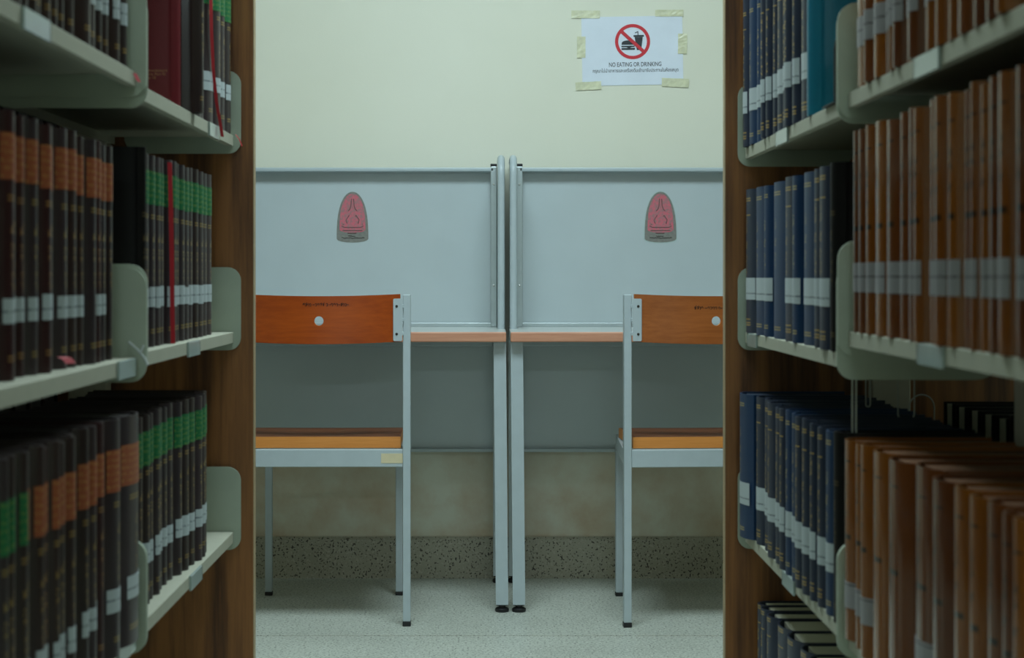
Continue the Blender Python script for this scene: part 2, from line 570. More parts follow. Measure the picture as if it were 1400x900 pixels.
def carrel(x0, x1, label, edge_x):
    cx = (x0 + x1) / 2
    t = thing('study_carrel', label, 'desk', (cx, 4.8, 0), 0, 'study desks against the wall')
    L = lambda x: x - cx
    Y = lambda y: y - 4.8
    # desktop with wooden front edge
    d = MB().rbox(L(x0), L(x1), Y(4.548), Y(5.06), DZ - .024, DZ, .0015).build('desktop', M['desktop'], t)
    e = MB().rbox(L(x0), L(x1), Y(4.536), Y(4.5478), DZ - .0252, DZ + .0006, .003).build('edge_band', M['deskedge'], d)
    e['label'] = 'pinkish wooden front edge of the desktop'
    # divider with rails
    MB().box(L(x0 + .03), L(x1 - .03), Y(PANEL_Y), Y(PANEL_Y + .012), .380, 1.172).build('divider_panel', M['panel'], t)
    MB().rbox(L(x0 + .03), L(x1 - .03), Y(5.0), Y(5.055), 1.1685, 1.180, .003).build('top_rail', M['greymetal'], t)
    MB().rbox(L(x0 + .03), L(x1 - .03), Y(PANEL_Y - .016), Y(PANEL_Y + .016), .370, .380, .002).build('bottom_rail', M['greymetal'], t)
    MB().rbox(L(x0 + .03), L(x1 - .03), Y(PANEL_Y - .006), Y(PANEL_Y - .0005), DZ, DZ + .011, .001).build('panel_channel', M['silver'], t)
    for s, xe in ((-1, x0), (1, x1)):
        # bent tube frame and the side screen inside it
        xc = xe - s * .0112
        pts = [(L(xc), Y(4.83), DZ)]
        R = .05
        top = 1.197
        pts.append((L(xc), Y(4.83), top - R))
        for k in range(1, 7):
            a = k / 6 * math.pi / 2
            pts.append((L(xc), Y(4.83 + R - R * math.cos(a)), top - R + R * math.sin(a)))
        pts.append((L(xc), Y(5.07), top))
        sc = MB().box(L(xc - .005), L(xc + .005), Y(4.845), Y(5.06), DZ + .001, top - .012)
        sc = sc.build('side_screen', M['panel'], t)
        bk = MB().box(L(xc + s * .0054), L(xc + s * .0072), Y(4.85), Y(5.06), DZ + .002, top - .014).build('screen_backing', M['panelback'], sc)
        bk['label'] = 'dark green back of the side screen'
        MB().tube(pts, .0102, 12).build('screen_tube', M['greymetal'], t, True)
        # rear post with black cap and screws
        xi = xe - s * .031
        xa, xb = sorted((L(xi - s * .009), L(xi + s * .009)))
        p = MB().rbox(xa, xb, Y(5.0), Y(5.034), DZ, 1.183, .002).build('rear_post', M['silver'], t)
        MB().rbox(xa - .0002, xb + .0002, Y(5.0), Y(5.034), 1.183, 1.191, .002).build('post_cap', M['black'], p)
        for zz in (1.132, .845):
            MB().lathe([(.0035, 0), (.003, .002), (.001, .003)], (0, 0, 0), 10).build('screw', M['steel'], p)
            so = bpy.data.objects[-1] if False else p.children[-1]
            so.rotation_euler = (math.pi / 2, 0, 0)
            so.location = ((xa + xb) / 2, Y(5.0), zz)
        # legs: slightly leaning front leg, straight rear leg, rubber glides
        lean = .006
        wl = .0325
        a, b = (xe - s * wl, xe - s * .0005)
        a, b = sorted((a, b))
        for yy, ln in ((4.562, lean), (5.0, 0.0)):
            q = MB()
            vs = []
            for (z, dx) in ((.020, ln), (DZ - .0252, 0.0)):
                vs += [(L(a) + dx, Y(yy), z), (L(b) + dx, Y(yy), z), (L(b) + dx, Y(yy + .032), z), (L(a) + dx, Y(yy + .032), z)]
            q.add(vs, [(3, 2, 1, 0), (4, 5, 6, 7), (0, 1, 5, 4), (1, 2, 6, 5), (2, 3, 7, 6), (3, 0, 4, 7)])
            lg = q.build('leg', M['greymetal'], t)
            gl = MB().lathe([(.0165, 0), (.018, .002), (.018, .008), (.014, .011), (.009, .012), (.009, .016), (.0155, .0165), (.0155, .020)],
                            (L((a + b) / 2) + ln, Y(yy + .016), 0), 18)
            gl.build('rubber_glide', M['black'], lg, True)
    # beam under the desktop
    MB().rbox(L(x0 + .034), L(x1 - .034), Y(5.0), Y(5.03), DZ - .055, DZ - .026, .003).build('support_beam', M['greymetal'], t)
    return t


XL, XR = 0.0435, 0.0545
carrel(XL - .88, XL, 'left grey study carrel desk with side screens against the cream wall', XL)
carrel(XR, XR + .88, 'right grey study carrel desk with side screens, below the paper notice', XR)


def ogive(w, h, n=14):
    """Closed outline: pointed-round top, flared sides, bowed base; z up, origin at centre."""
    pts = []
    def half(tv):   # tv 0 at base corner .. 1 at tip
        return w / 2 * (1 - tv ** 2.5) ** 0.48 * (1 - .02 * (1 - tv))
    for i in range(n + 1):
        tv = math.sin(math.pi / 2 * i / n) ** .9
        pts.append((half(min(tv, 1.0)), -h / 2 + h * .07 + tv * h * .93))
    left = [(-x, z) for x, z in pts[:-1]][::-1]
    base = [(-w / 2 * math.cos(math.pi * k / 8) * .97, -h / 2 + h * .07 - h * .07 * math.sin(math.pi * k / 8)) for k in range(1, 8)]
    return pts + left + base


def sticker(px, py, label, variant):
    s = F / PANEL_Y
    t = thing('amulet_sticker', label, 'sticker', ((px - VX) / s, PANEL_Y, EYE - (py - VY) / s), 0, 'amulet stickers on the dividers')
    w, h = 45 / s, 70 / s
    e = .0004
    if variant:
        MB().prism(ogive(w * 1.03, h * 1.02), 'xz', -e, 0).build('clear_rim', M['stickclear'], t)
    MB().prism([(x + .0, z) for x, z in ogive(w * .98, h * .99)], 'xz', -2 * e, -e if variant else 0).build('grey_backing', M['stickgrey'], t)
    pk = [(x, z + h * .075) for x, z in ogive(w * .80, h * .76)]
    MB().prism(pk, 'xz', -3 * e, -2 * e).build('pink_print', M['stickpink'], t)
    # embossed seated outline: spire, shoulders, knees and base lines
    q = MB()
    def stroke(pts, r=.0014):
        q.tube([(x * w, -3 * e, z * h) for x, z in pts], r, 5)
    stroke([(-.03, .36), (-.05, .22), (-.08, .16), (-.13, .12)])
    stroke([(.03, .36), (.05, .22), (.08, .16), (.14, .12)])
    stroke([(-.10, .04), (-.20, -.06), (-.16, -.13)])
    stroke([(.10, .04), (.20, -.05), (.17, -.13)])
    stroke([(-.33, -.17), (-.25, -.2), (.25, -.2), (.33, -.17)])
    stroke([(-.30, -.26), (.30, -.26)], .0014)
    stroke([(-.15, -.31), (.12, -.31)], .0018)
    for x, z in ((-.12, .02), (.09, .02), (-.18, -.1), (.18, -.1), (-.28, -.14), (.3, -.14)):
        q.lathe([(.0016, -.001), (.0016, .001)], (x * w, -3 * e, z * h), 6)
    q.build('embossed_outline', M['stickline'], t)
    q = MB()
    rnd = random.Random(5 + variant)
    for row, (zz, xa, xb) in enumerate(((-.375, -.14, .08), (-.41, -.33, .33))):
        x = xa
        while x < xb:
            dx = .03 + rnd.random() * .02
            q.tube([(x * w, -2.6 * e, (zz + .06 * (x * x) + rnd.uniform(-.008, .008)) * h), ((x + dx) * w, -2.6 * e, (zz + .06 * (x * x) + rnd.uniform(-.01, .012)) * h)], .0008, 4)
            x += dx * .9
    q.build('handwriting', M['ink'], t)


sticker(482, 297, 'pink amulet shaped sticker with thin grey rim on left divider', 0)
sticker(903, 297, 'pink amulet shaped sticker with peeling clear rim on right divider', 1)


# ------------------------------------------------------------------ chairs
def curved_plate(w, h, th, bow, hole, hole_at, sag=0.0):
    """A plywood panel bowed towards -y at its middle, with a round hole. Material 0 faces, 1 edges."""
    n, loops = 64, 8
    q = MB()
    hx, hz = hole_at
    per = []
    cnt = n // 4
    for k in range(n):
        a = 2 * math.pi * k / n
        dx, dz = math.cos(a), math.sin(a)
        sx = ((w / 2 - hx) if dx > 0 else (w / 2 + hx)) / max(abs(dx), 1e-6)
        sz = ((h / 2 - hz) if dz > 0 else (h / 2 + hz)) / max(abs(dz), 1e-6)
        m = min(sx, sz)
        per.append((hx + dx * m, hz + dz * m))
    for (cx, cz) in ((w / 2, h / 2), (-w / 2, h / 2), (-w / 2, -h / 2), (w / 2, -h / 2)):
        i = min(range(n), key=lambda k: (per[k][0] - cx) ** 2 + (per[k][1] - cz) ** 2)
        per[i] = (cx, cz)
    def P(x, z, side):
        u = x / (w / 2)
        return (x, -bow * (1 - u * u) + side * th, z - sag * (1 - u * u))
    vs = []
    for side in (0, 1):
        for l in range(loops + 1):
            tt = l / loops
            for k in range(n):
                a = 2 * math.pi * k / n
                ix, iz = hx + hole * math.cos(a), hz + hole * math.sin(a)
                vs.append(P(ix + (per[k][0] - ix) * tt, iz + (per[k][1] - iz) * tt, side))
    fs, ed = [], []
    half = (loops + 1) * n
    for l in range(loops):
        for k in range(n):
            k2 = (k + 1) % n
            fs.append((l * n + k, l * n + k2, (l + 1) * n + k2, (l + 1) * n + k))
            fs.append((half + l * n + k, half + (l + 1) * n + k, half + (l + 1) * n + k2, half + l * n + k2))
    for l in (0, loops):
        for k in range(n):
            k2 = (k + 1) % n
            ed.append((l * n + k, l * n + k2, half + l * n + k2, half + l * n + k))
    q.add(vs, fs, 0)
    b = len(q.f)
    q.f += ed
    q.mi += [1] * len(ed)
    return q


def scribble(name, mat, parent, x0, z0, width, seed, yf, height=.0075, r=.00062):
    """A line of quick looped handwriting with a few dashes, as small raised strokes."""
    rnd = random.Random(seed)
    q = MB()
    x = 0.0
    i = 0
    while x < width:
        i += 1
        w_ = height * rnd.uniform(.55, .8)
        if i in (5, 11, 15, 19):
            q.tube([(x0 + x + d * w_, yf(x0 + x + d * w_), z0 + height * .4) for d in (0, .5, 1)], r, 4)
        else:
            pts = []
            a0 = rnd.uniform(2.5, 3.6)
            sweep = rnd.uniform(3.6, 5.2)
            for k in range(8):
                a = a0 - sweep * k / 7
                pts.append((x + w_ * .45 + math.cos(a) * w_ * .38, height * .42 + math.sin(a) * height * .42))
            if rnd.random() < .45:
                pts.append((x + w_ * .85, height * rnd.uniform(-.1, .1)))
            elif rnd.random() < .5:
                pts.append((x + w_ * .95, height * rnd.uniform(1.0, 1.4)))
            q.tube([(x0 + a, yf(x0 + a), z0 + b) for a, b in pts], r, 4)
        x += w_ * 1.12 + (height * .35 if i in (4, 9) else 0)
    return q.build(name, mat, parent)


def chair(cx, cy, rz, label, wood, tape, text_dx, text_z):
    """Origin on the floor midway between the rear posts; +y is the front (towards the desk)."""
    t = thing('library_chair', label, 'chair', (cx, cy, 0), rz, 'wooden chairs at the desks')
    HP = .2155          # post centre offset
    for s in (-1, 1):
        p = MB().rbox(s * HP - .0095, s * HP + .0095, -.0125, .0125, .012, .826, .002).build('rear_leg', M['greymetal'], t)
        MB().rbox(s * HP - .0102, s * HP + .0102, -.0132, .0132, 0, .0125, .002).build('rubber_foot', M['black'], p)
        f = MB().rbox(s * .178 - .0095, s * .178 + .0095, .413, .435, .010, .415, .002).build('front_leg', M['greymetal'], t)
        MB().rbox(s * .178 - .0102, s * .178 + .0102, .4123, .4357, 0, .0105, .002).build('rubber_foot', M['black'], f)
        # side rail from rear post to front leg
        q = MB()
        vs = []
        for (x, y) in ((s * HP, .012), (s * .178, .424)):
            for dx in (-.0085, .0085):
                for z in (.402, .440):
                    vs.append((x + dx, y, z))
        q.add(vs, [(0, 1, 3, 2), (4, 6, 7, 5), (0, 4, 5, 1), (2, 3, 7, 6), (0, 2, 6, 4), (1, 5, 7, 3)])
        q.build('side_rail', M['greymetal'], t)
        # bracket plate joining backrest and post
        xa, xb = sorted((s * (HP - .033), s * (HP - .011)))
        br = MB().prism(round_poly(xa, xb, .7105, .816, (.003,) * 4, 3), 'xz', -.0208, -.0178).build('back_bracket', M['greymetal'], t)
        for zz in (.729, .763, .797):
            MB().rbox(*sorted((s * (HP - .014), s * (HP - .007))), -.0200, -.0085, zz - .0045, zz + .0045, .001).build('weld_tab', M['greymetal'], br)
        for zz in (.728, .797):
            so = MB().lathe([(.0034, 0), (.003, .0012), (.001, .0016)], (0, 0, 0), 10).build('screw', M['screw'], br)
            so.rotation_euler = (math.pi / 2, 0, 0)
            so.location = (s * (HP - .0245), -.0208, zz)
    MB().rbox(-HP + .0097, HP - .0097, -.011, .011, .3965, .4405, .002).build('rear_rail', M['greymetal'], t)
    MB().rbox(-.1683, .1683, .413, .433, .395, .436, .002).build('front_rail', M['greymetal'], t)
    # backrest
    W, H, bow = .3995, .1185, .030
    bk = curved_plate(W, H, .010, bow, .0115, (0, -.002), .005).build('backrest', [M[wood], M['plyedge']], t, True)
    bk.location = (0, -.012, .768)
    yf = lambda x: -bow * (1 - (x / (W / 2)) ** 2) - .0004
    hw = scribble('handwriting', M['ink'], bk, text_dx, text_z, .110, int(cx * 100) + 50, yf)
    # seat: moulded ply, narrower at the front
    q = MB()
    nx, ny = 10, 12
    top, bot = [], []
    for j in range(ny + 1):
        v = j / ny
        y = .008 + v * .305
        hw_ = .2 - .006 * v
        for i in range(nx + 1):
            u = -1 + 2 * i / nx
            dip = -.004 * (1 - u * u) * math.sin(math.pi * v) - (.004 * max(0, (v - .85) / .15) ** 2)
            top.append((u * hw_, y, .4705 + dip))
            bot.append((u * hw_, y, .4425 + dip * .2))
    W1 = nx + 1
    fs, ed = [], []
    nb = len(top)
    for j in range(ny):
        for i in range(nx):
            a = j * W1 + i
            fs.append((a, a + 1, a + 1 + W1, a + W1))
            fs.append((nb + a, nb + a + W1, nb + a + 1 + W1, nb + a + 1))
    for i in range(nx):
        ed.append((i, nb + i, nb + i + 1, i + 1))
        a = ny * W1 + i
        ed.append((a, a + 1, nb + a + 1, nb + a))
    for j in range(ny):
        a = j * W1
        ed.append((a, a + W1, nb + a + W1, nb + a))
        a = j * W1 + nx
        ed.append((a, nb + a, nb + a + W1, a + W1))
    q.add(top + bot, fs, 0)
    q.f += ed
    q.mi += [1] * len(ed)
    q.build('seat', [M['shaded_seatwood'], M['plyedge']], t)
    if tape:
        tp = MB().box(.152, .2056, -.0118, -.0111, .4065, .4305).build('tape_label', M['masking'], t)
        tp['label'] = 'beige masking tape label on the rear rail'
    return t


CY = 4.392
chair((438 - VX) / F * CY, CY, math.radians(0.4), 'orange beech chair with beige tape label on its grey frame, at left desk', 'chairwood', True, -.040, .030)
chair((975 - VX) / F * CY, CY, math.radians(3.6), 'brown beech chair turned slightly on grey frame, at right desk', 'chairwood2', False, -.055, .022)


# ------------------------------------------------------------------ paper notice
def notice():
    s = F / WALL_Y
    t = thing('paper_notice', 'white no eating or drinking notice taped to the cream wall', 'notice',
              ((864.5 - VX) / s, WALL_Y, EYE - (69.5 - VY) / s), 0)
    t.rotation_euler = (0, math.radians(-1.0), 0)
    px = lambda x: (x - 864.5) / s
    pz = lambda y: -(y - 69.5) / s
    w, h = 138 / s, 94 / s
    e = .0005
    MB().prism(round_poly(-w / 2, w / 2, -h / 2, h / 2, (0, 0, 0, 0)), 'xz', -.0014, -.0004).build('paper_sheet', M['paper'], t)
    # red ring
    q = MB()
    n = 56
    cx, cz, r1, r0 = px(865), pz(57), 24 / s, 19.6 / s
    vs, fs = [], []
    for y in (-.0021, -.0016):
        for r in (r0, r1):
            vs += [(cx + r * math.cos(2 * math.pi * k / n), y, cz + r * math.sin(2 * math.pi * k / n)) for k in range(n)]
    for k in range(n):
        k2 = (k + 1) % n
        fs += [(k, k2, n + k2, n + k), (2 * n + k, 3 * n + k, 3 * n + k2, 2 * n + k2), (k, 2 * n + k, 2 * n + k2, k2), (n + k, n + k2, 3 * n + k2, 3 * n + k)]
    q.add(vs, fs)
    a = math.radians(-43)
    L, hw = 22 / s, 2.3 / s
    ux, uz = math.cos(a), math.sin(a)
    q.prism([(cx + ux * L + uz * -hw, cz + uz * L + ux * hw), (cx - ux * L - uz * hw, cz - uz * L + ux * hw),
             (cx - ux * L + uz * hw, cz - uz * L - ux * hw), (cx + ux * L + uz * hw, cz + uz * L - ux * hw)], 'xz', -.0029, -.0024)
    q.build('prohibition_ring', M['printred'], t)
    q = MB()
    # burger: dome, patty, bottom bun
    bx0, bx1 = px(849.6), px(867.6)
    bm_ = (bx0 + bx1) / 2
    hwid = (bx1 - bx0) / 2
    dome = [(bm_ + hwid * .98 * math.cos(math.pi * k / 14) * (1 if True else 1), pz(61.2) + 5.9 / s * math.sin(math.pi * k / 14) ** .6) for k in range(15)]
    q.prism(dome, 'xz', -.0022, -.0016)
    q.prism(round_poly(bx0, bx1, pz(64.4), pz(62.6), (.001,) * 4, 3), 'xz', -.0022, -.0016)
    q.prism([(px(856), pz(64.4)), (px(864), pz(64.4)), (px(860), pz(66))], 'xz', -.0022, -.0016)
    q.prism(round_poly(bx0, px(868.3), pz(68.2), pz(65.6), (.0024, .0024, .0008, .0008), 4), 'xz', -.0022, -.0016)
    # cup: lid, body, straw
    q.prism(round_poly(px(866.3), px(880.6), pz(50.6), pz(48.2), (.0018,) * 4, 4), 'xz', -.0022, -.0016)
    q.prism([(px(868), pz(51)), (px(879), pz(51)), (px(876.6), pz(68.6)), (px(870.6), pz(68.6))], 'xz', -.0022, -.0016)
    for (xa, ya, xb, yb) in ((872.5, 48.3, 872.5, 43.2), (872.8, 43.4, 868.6, 45.2)):
        d = Vector((px(xb) - px(xa), pz(yb) - pz(ya)))
        nrm = Vector((-d.y, d.x)).normalized() * .55 / s
        q.prism([(px(xa) + nrm.x, pz(ya) + nrm.y), (px(xa) - nrm.x, pz(ya) - nrm.y), (px(xb) - nrm.x, pz(yb) - nrm.y), (px(xb) + nrm.x, pz(yb) + nrm.y)], 'xz', -.0022, -.0016)
    q.build('burger_and_cup_symbol', M['printink'], t)
    text_mesh('english_lettering', 'NO EATING OR DRINKING', .0178, M['printink'], t, (px(868), -.0018, pz(91)), 'CENTER', 71.5 / s, .00015)
    text_mesh('thai_lettering', 'กรุณาไม่นำอาหารและเครื่องดื่มเข้ามารับประทานในห้องสมุด', .0135, M['printink'], t, (px(868.5), -.0018, pz(98.6)), 'CENTER', 117 / s, .0001)
    for (x0, x1, y0, y1, ang, big) in ((782, 821, 13.5, 24, 1.5, 1), (896.5, 935, 14.5, 23.5, 1, 1), (789, 800.5, 49, 78, 1, 0), (927, 939.5, 47.5, 75, 2, 0),
                                       (786, 821, 111, 122, -2, 1), (904, 941, 108.5, 120, 3, 1)):
        q = MB()
        n = 10
        rnd = random.Random(int(x0))
        vs = []
        cx_, cz_ = px((x0 + x1) / 2), pz((y0 + y1) / 2)
        W2, H2 = (x1 - x0) / 2 / s, (y1 - y0) / 2 / s
        for j in range(4):
            for i in range(n):
                if big:
                    u, v = -1 + 2 * i / (n - 1), -1 + 2 * j / 3
                else:
                    v, u = -1 + 2 * i / (n - 1), -1 + 2 * j / 3
                vs.append((W2 * u + rnd.uniform(-1, 1) * .0003, -.0024 - rnd.random() * .0011, H2 * v + rnd.uniform(-1, 1) * .0003))
        m = len(vs)
        vs += [(x, -.0016 if True else y, z) for x, y, z in vs]
        fs = []
        for j in range(3):
            for i in range(n - 1):
                a0 = j * n + i
                fs.append((a0, a0 + 1, a0 + 1 + n, a0 + n))
                fs.append((m + a0, m + a0 + n, m + a0 + 1 + n, m + a0 + 1))
        rim = [i for i in range(n)] + [j * n + n - 1 for j in range(1, 4)] + [3 * n + i for i in range(n - 2, -1, -1)] + [j * n for j in (2, 1)]
        for a0, b0 in zip(rim, rim[1:] + rim[:1]):
            fs.append((a0, b0, m + b0, m + a0))
        q.add(vs, fs)
        tp = q.build('tape_strip', M['tape'], t)
        tp.location = (cx_, 0, cz_)
        tp.rotation_euler = (0, math.radians(ang), 0)


notice()

# ------------------------------------------------------------------ steel shelving
ZEND = 3.13          # y of the far brackets
SHELF_X, SHELF_BACK, RACK_C = .454, .668, .705
BR_X = .441          # front of the brackets


def shelf_profile(s, z, mirror=False):
    pts = [(SHELF_X, z - .019), (SHELF_X, z - .001), (SHELF_X + .001, z), (SHELF_BACK, z), (SHELF_BACK, z - .016), (SHELF_BACK - .004, z - .016),
           (SHELF_BACK - .004, z - .003), (SHELF_X + .012, z - .003), (SHELF_X + .012, z - .019)]
    if mirror:
        pts = [(2 * RACK_C - x, q) for x, q in pts]
    return [(s * x, q) for x, q in pts]


def bay(side, y0, y1, zs, label, far, clips, opp=()):
    """side -1 left, +1 right; y0 near end, y1 far end; zs heights of the shelf tops."""
    t = thing('library_shelving', label, 'bookshelf', (0, 0, 0), 0, 'double sided steel shelving')
    s = side
    for yy in ((y1 - .022, y0) if far else (y0,)):
        up = MB().rbox(*sorted((s * (RACK_C - .034), s * (RACK_C + .034))), yy - .02, yy + .02, 0, 2.15, .003).build('upright_post', M['uprightmetal'], t)
    if far:
        pn = MB().box(*sorted((s * .4205, s * .99)), y1 + .006, y1 + .030, 0, 2.2).build('end_panel', M['veneer'], t)
        eb = MB().box(*sorted((s * .4190, s * .4205)), y1 + .006, y1 + .030, 0, 2.2).build('edge_band', M['edgeband'], pn)
        eb['label'] = 'pale edge strip of the wooden end panel'
    for mirror in (False, True):
        for li, z in enumerate(zs):
            if mirror and li not in opp:
                continue
            sh = MB().prism(shelf_profile(s, z, mirror), 'xz', y0 + .008, y1 - .006).build('shelf', M['shelfmetal'], t)
            for yb in (y0 + .0035, y1 - .0025):
                x0, x1 = BR_X, SHELF_BACK - .02
                poly = round_poly(x0, x1, z - .0325, z + .115, (.022, .03, 0, .024), 6)
                if mirror:
                    poly = [(2 * RACK_C - x, q) for x, q in poly]
                poly = [(s * x, q) for x, q in poly]
                MB().prism(poly, 'xz', yb - .0016, yb + .0016).build('bracket', M['bracketmetal'], sh)
            for (cl, yc) in clips:
                if cl == li and not mirror:
                    q = MB()
                    q.prism([(s * (SHELF_X - .0035), z - .0225), (s * (SHELF_X - .0035), z - .001), (s * (SHELF_X - .0025), z), (s * (SHELF_X - .0002), z), (s * (SHELF_X - .0002), z - .0225)], 'xz', yc - .05, yc + .05)
                    c = q.build('label_holder', M['clearplastic'], sh)
                    c['label'] = 'clear label holder clipped on the shelf edge'
                    k = MB()
                    for ye in (yc + .0505,):
                        k.box(*sorted((s * (SHELF_X - .0036), s * (SHELF_X - .0004))), ye, ye + .003, z - .0225, z - .0005)
                    k.build('holder_clip', M['bracketdark'], sh)
    return t


JL, JR = 2.27, 2.235
def zpx(px, X):      # distance at which a point X from the aisle centre shows at pixel column px
    return X * F / abs(px - VX)


LF = bay(-1, JL, ZEND, (.066, .4185, .773, 1.122, 1.475), 'left steel shelving bay with wooden end panel, further from the camera', True,
         ((3, zpx(291, SHELF_X)), (2, zpx(263, SHELF_X)), (1, zpx(266, SHELF_X))), (1, 2, 3))
LN = bay(-1, JL - .9, JL, (.066, .4185, .768, 1.135, 1.475), 'left steel shelving bay nearest the camera, books with orange title bands', False,
         ((3, zpx(47, SHELF_X)), (2, zpx(171, SHELF_X)), (1, zpx(171, SHELF_X))), (1, 2, 3))
RF = bay(1, JR, ZEND, (.066, .4205, .773, 1.099, 1.475), 'right steel shelving bay with wooden end panel and navy books', True,
         ((3, zpx(1071, SHELF_X)), (2, zpx(1030, SHELF_X)), (1, zpx(1080, SHELF_X))), (1, 2, 3))
RN = bay(1, JR - .9, JR, (.066, .4205, .8025, 1.104, 1.475), 'right steel shelving bay nearest the camera, tan and brown books', False,
         ((3, zpx(1270, SHELF_X)), (2, zpx(1275, SHELF_X))), (1, 2, 3))
# white twisted tie caught on the left near bracket
tie = MB()
b0 = Vector((-.4395, JL - .004, .768))
tie.tube([b0 + Vector((-.024, -.002, .020)), b0 + Vector((-.012, -.004, .010)), b0 + Vector((-.002, -.005, -.002)), b0 + Vector((.001, -.004, -.010))], .0016, 6)
tie.tube([b0 + Vector((-.004, -.004, .016)), b0 + Vector((-.008, -.005, .006)), b0 + Vector((-.003, -.005, -.001))], .0016, 6)
tsh = [c for c in LN.children if c.name.startswith('shelf')][2]
tie.build('twisted_tie', M['whiteribbon'], tsh)['label'] = 'white twisted tie hooked on the bracket'

# ------------------------------------------------------------------ books
ORD = ['', 'first', 'second', 'third', 'fourth', 'fifth', 'sixth', 'seventh', 'eighth', 'ninth', 'tenth', 'eleventh', 'twelfth', 'thirteenth', 'fourteenth',
       'fifteenth', 'sixteenth', 'seventeenth', 'eighteenth', 'nineteenth', 'twentieth']
MESHES = {}


def spine_arc(t, b, n=7, off=0.0, cover=1.0):
    off = max(off, 0)
    pts = []
    for k in range(n + 1):
        u = (-1 + 2 * k / n) * cover
        y = u * (t / 2 + off)
        x = b * (u * u) - off * (1 - .3 * u * u)
        pts.append((x, y))
    return pts


def cover_mesh(t, h, d):
    key = ('c', round(t, 4), round(h, 4), round(d, 4))
    if key in MESHES:
        return MESHES[key]
    b = min(.014, t * .36)
    th = .0026
    arc = spine_arc(t, b)
    outer = [(d, -t / 2), (d * .5, -t / 2), (b + .010, -t / 2), (b + .0065, -t / 2 + .0011), (b + .0025, -t / 2)] + arc[1:-1]
    outer += [(b + .0025, t / 2), (b + .0065, t / 2 - .0011), (b + .010, t / 2), (d * .5, t / 2), (d, t / 2)]
    ti = t - 2 * th
    arc_i = [(x + th, y * ti / t) for x, y in arc]
    inner = [(d, -ti / 2), (d * .5, -ti / 2), (b + .010, -ti / 2), (b + .0065, -ti / 2 + .0008), (b + .0035, -ti / 2)] + arc_i[1:-1]
    inner += [(b + .0035, ti / 2), (b + .0065, ti / 2 - .0008), (b + .010, ti / 2), (d * .5, ti / 2), (d, ti / 2)]
    n = len(outer)
    vs = []
    for z in (0, h):
        vs += [(x, y, z) for x, y in outer] + [(x, y, z) for x, y in inner]
    fs = []
    O0, I0, O1, I1 = 0, n, 2 * n, 3 * n
    for i in range(n - 1):
        fs += [(O0 + i, O0 + i + 1, O1 + i + 1, O1 + i), (I0 + i + 1, I0 + i, I1 + i, I1 + i + 1),
               (O1 + i, O1 + i + 1, I1 + i + 1, I1 + i), (O0 + i + 1, O0 + i, I0 + i, I0 + i + 1)]
    fs += [(O0, O1, I1, I0), (O0 + n - 1, I0 + n - 1, I1 + n - 1, O1 + n - 1)]
    me = bpy.data.meshes.new('cover')
    me.from_pydata(vs, [], fs)
    me.materials.append(None)
    bm = bmesh.new()
    bm.from_mesh(me)
    bmesh.ops.recalc_face_normals(bm, faces=bm.faces)
    bm.to_mesh(me)
    bm.free()
    me.polygons.foreach_set('use_smooth', [True] * len(me.polygons))
    me.set_sharp_from_angle(angle=math.radians(40))
    MESHES[key] = me
    return me


def pages_mesh(t, h, d):
    key = ('p', round(t, 4), round(h, 4), round(d, 4))
    if key not in MESHES:
        b = min(.014, t * .36)
        q = MB()
        ti = t / 2 - .0028
        q.prism([(b + .003, -ti * .96), (b + .003, ti * .96), (d - .005, ti), (d - .0072, 0), (d - .005, -ti)], 'xy', .003, h - .0035)
        me = bpy.data.meshes.new('page_block')
        me.from_pydata(q.v, [], q.f)
        me.materials.append(None)
        MESHES[key] = me
    return MESHES[key]


def patch_mesh(t, z0, z1, cover):
    key = ('l', round(t, 4), round(z0, 4), round(z1, 4), cover)
    if key not in MESHES:
        b = min(.014, t * .36)
        n = 7
        o = spine_arc(t, b, n, .0006, cover)
        i = spine_arc(t, b, n, .0001, cover)
        m = n + 1
        vs = [(x, y, z0) for x, y in o] + [(x, y, z1) for x, y in o] + [(x, y, z0) for x, y in i] + [(x, y, z1) for x, y in i]
        fs = []
        for k in range(n):
            fs += [(k, k + 1, m + k + 1, m + k), (2 * m + k + 1, 2 * m + k, 3 * m + k, 3 * m + k + 1),
                   (m + k, m + k + 1, 3 * m + k + 1, 3 * m + k), (k + 1, k, 2 * m + k, 2 * m + k + 1)]
        fs += [(0, m, 3 * m, 2 * m), (m - 1, 3 * m - 1, 4 * m - 1, 2 * m - 1)]
        me = bpy.data.meshes.new('spine_label')
        me.from_pydata(vs, [], fs)
        me.materials.append(None)
        bm = bmesh.new()
        bm.from_mesh(me)
        bmesh.ops.recalc_face_normals(bm, faces=bm.faces)
        bm.to_mesh(me)
        bm.free()
        me.polygons.foreach_set('use_smooth', [True] * len(me.polygons))
        me.set_sharp_from_angle(angle=math.radians(40))
        MESHES[key] = me
    return MESHES[key]


def with_mat(o, m):
    o.material_slots[0].link = 'OBJECT'
    o.material_slots[0].material = m
    return o


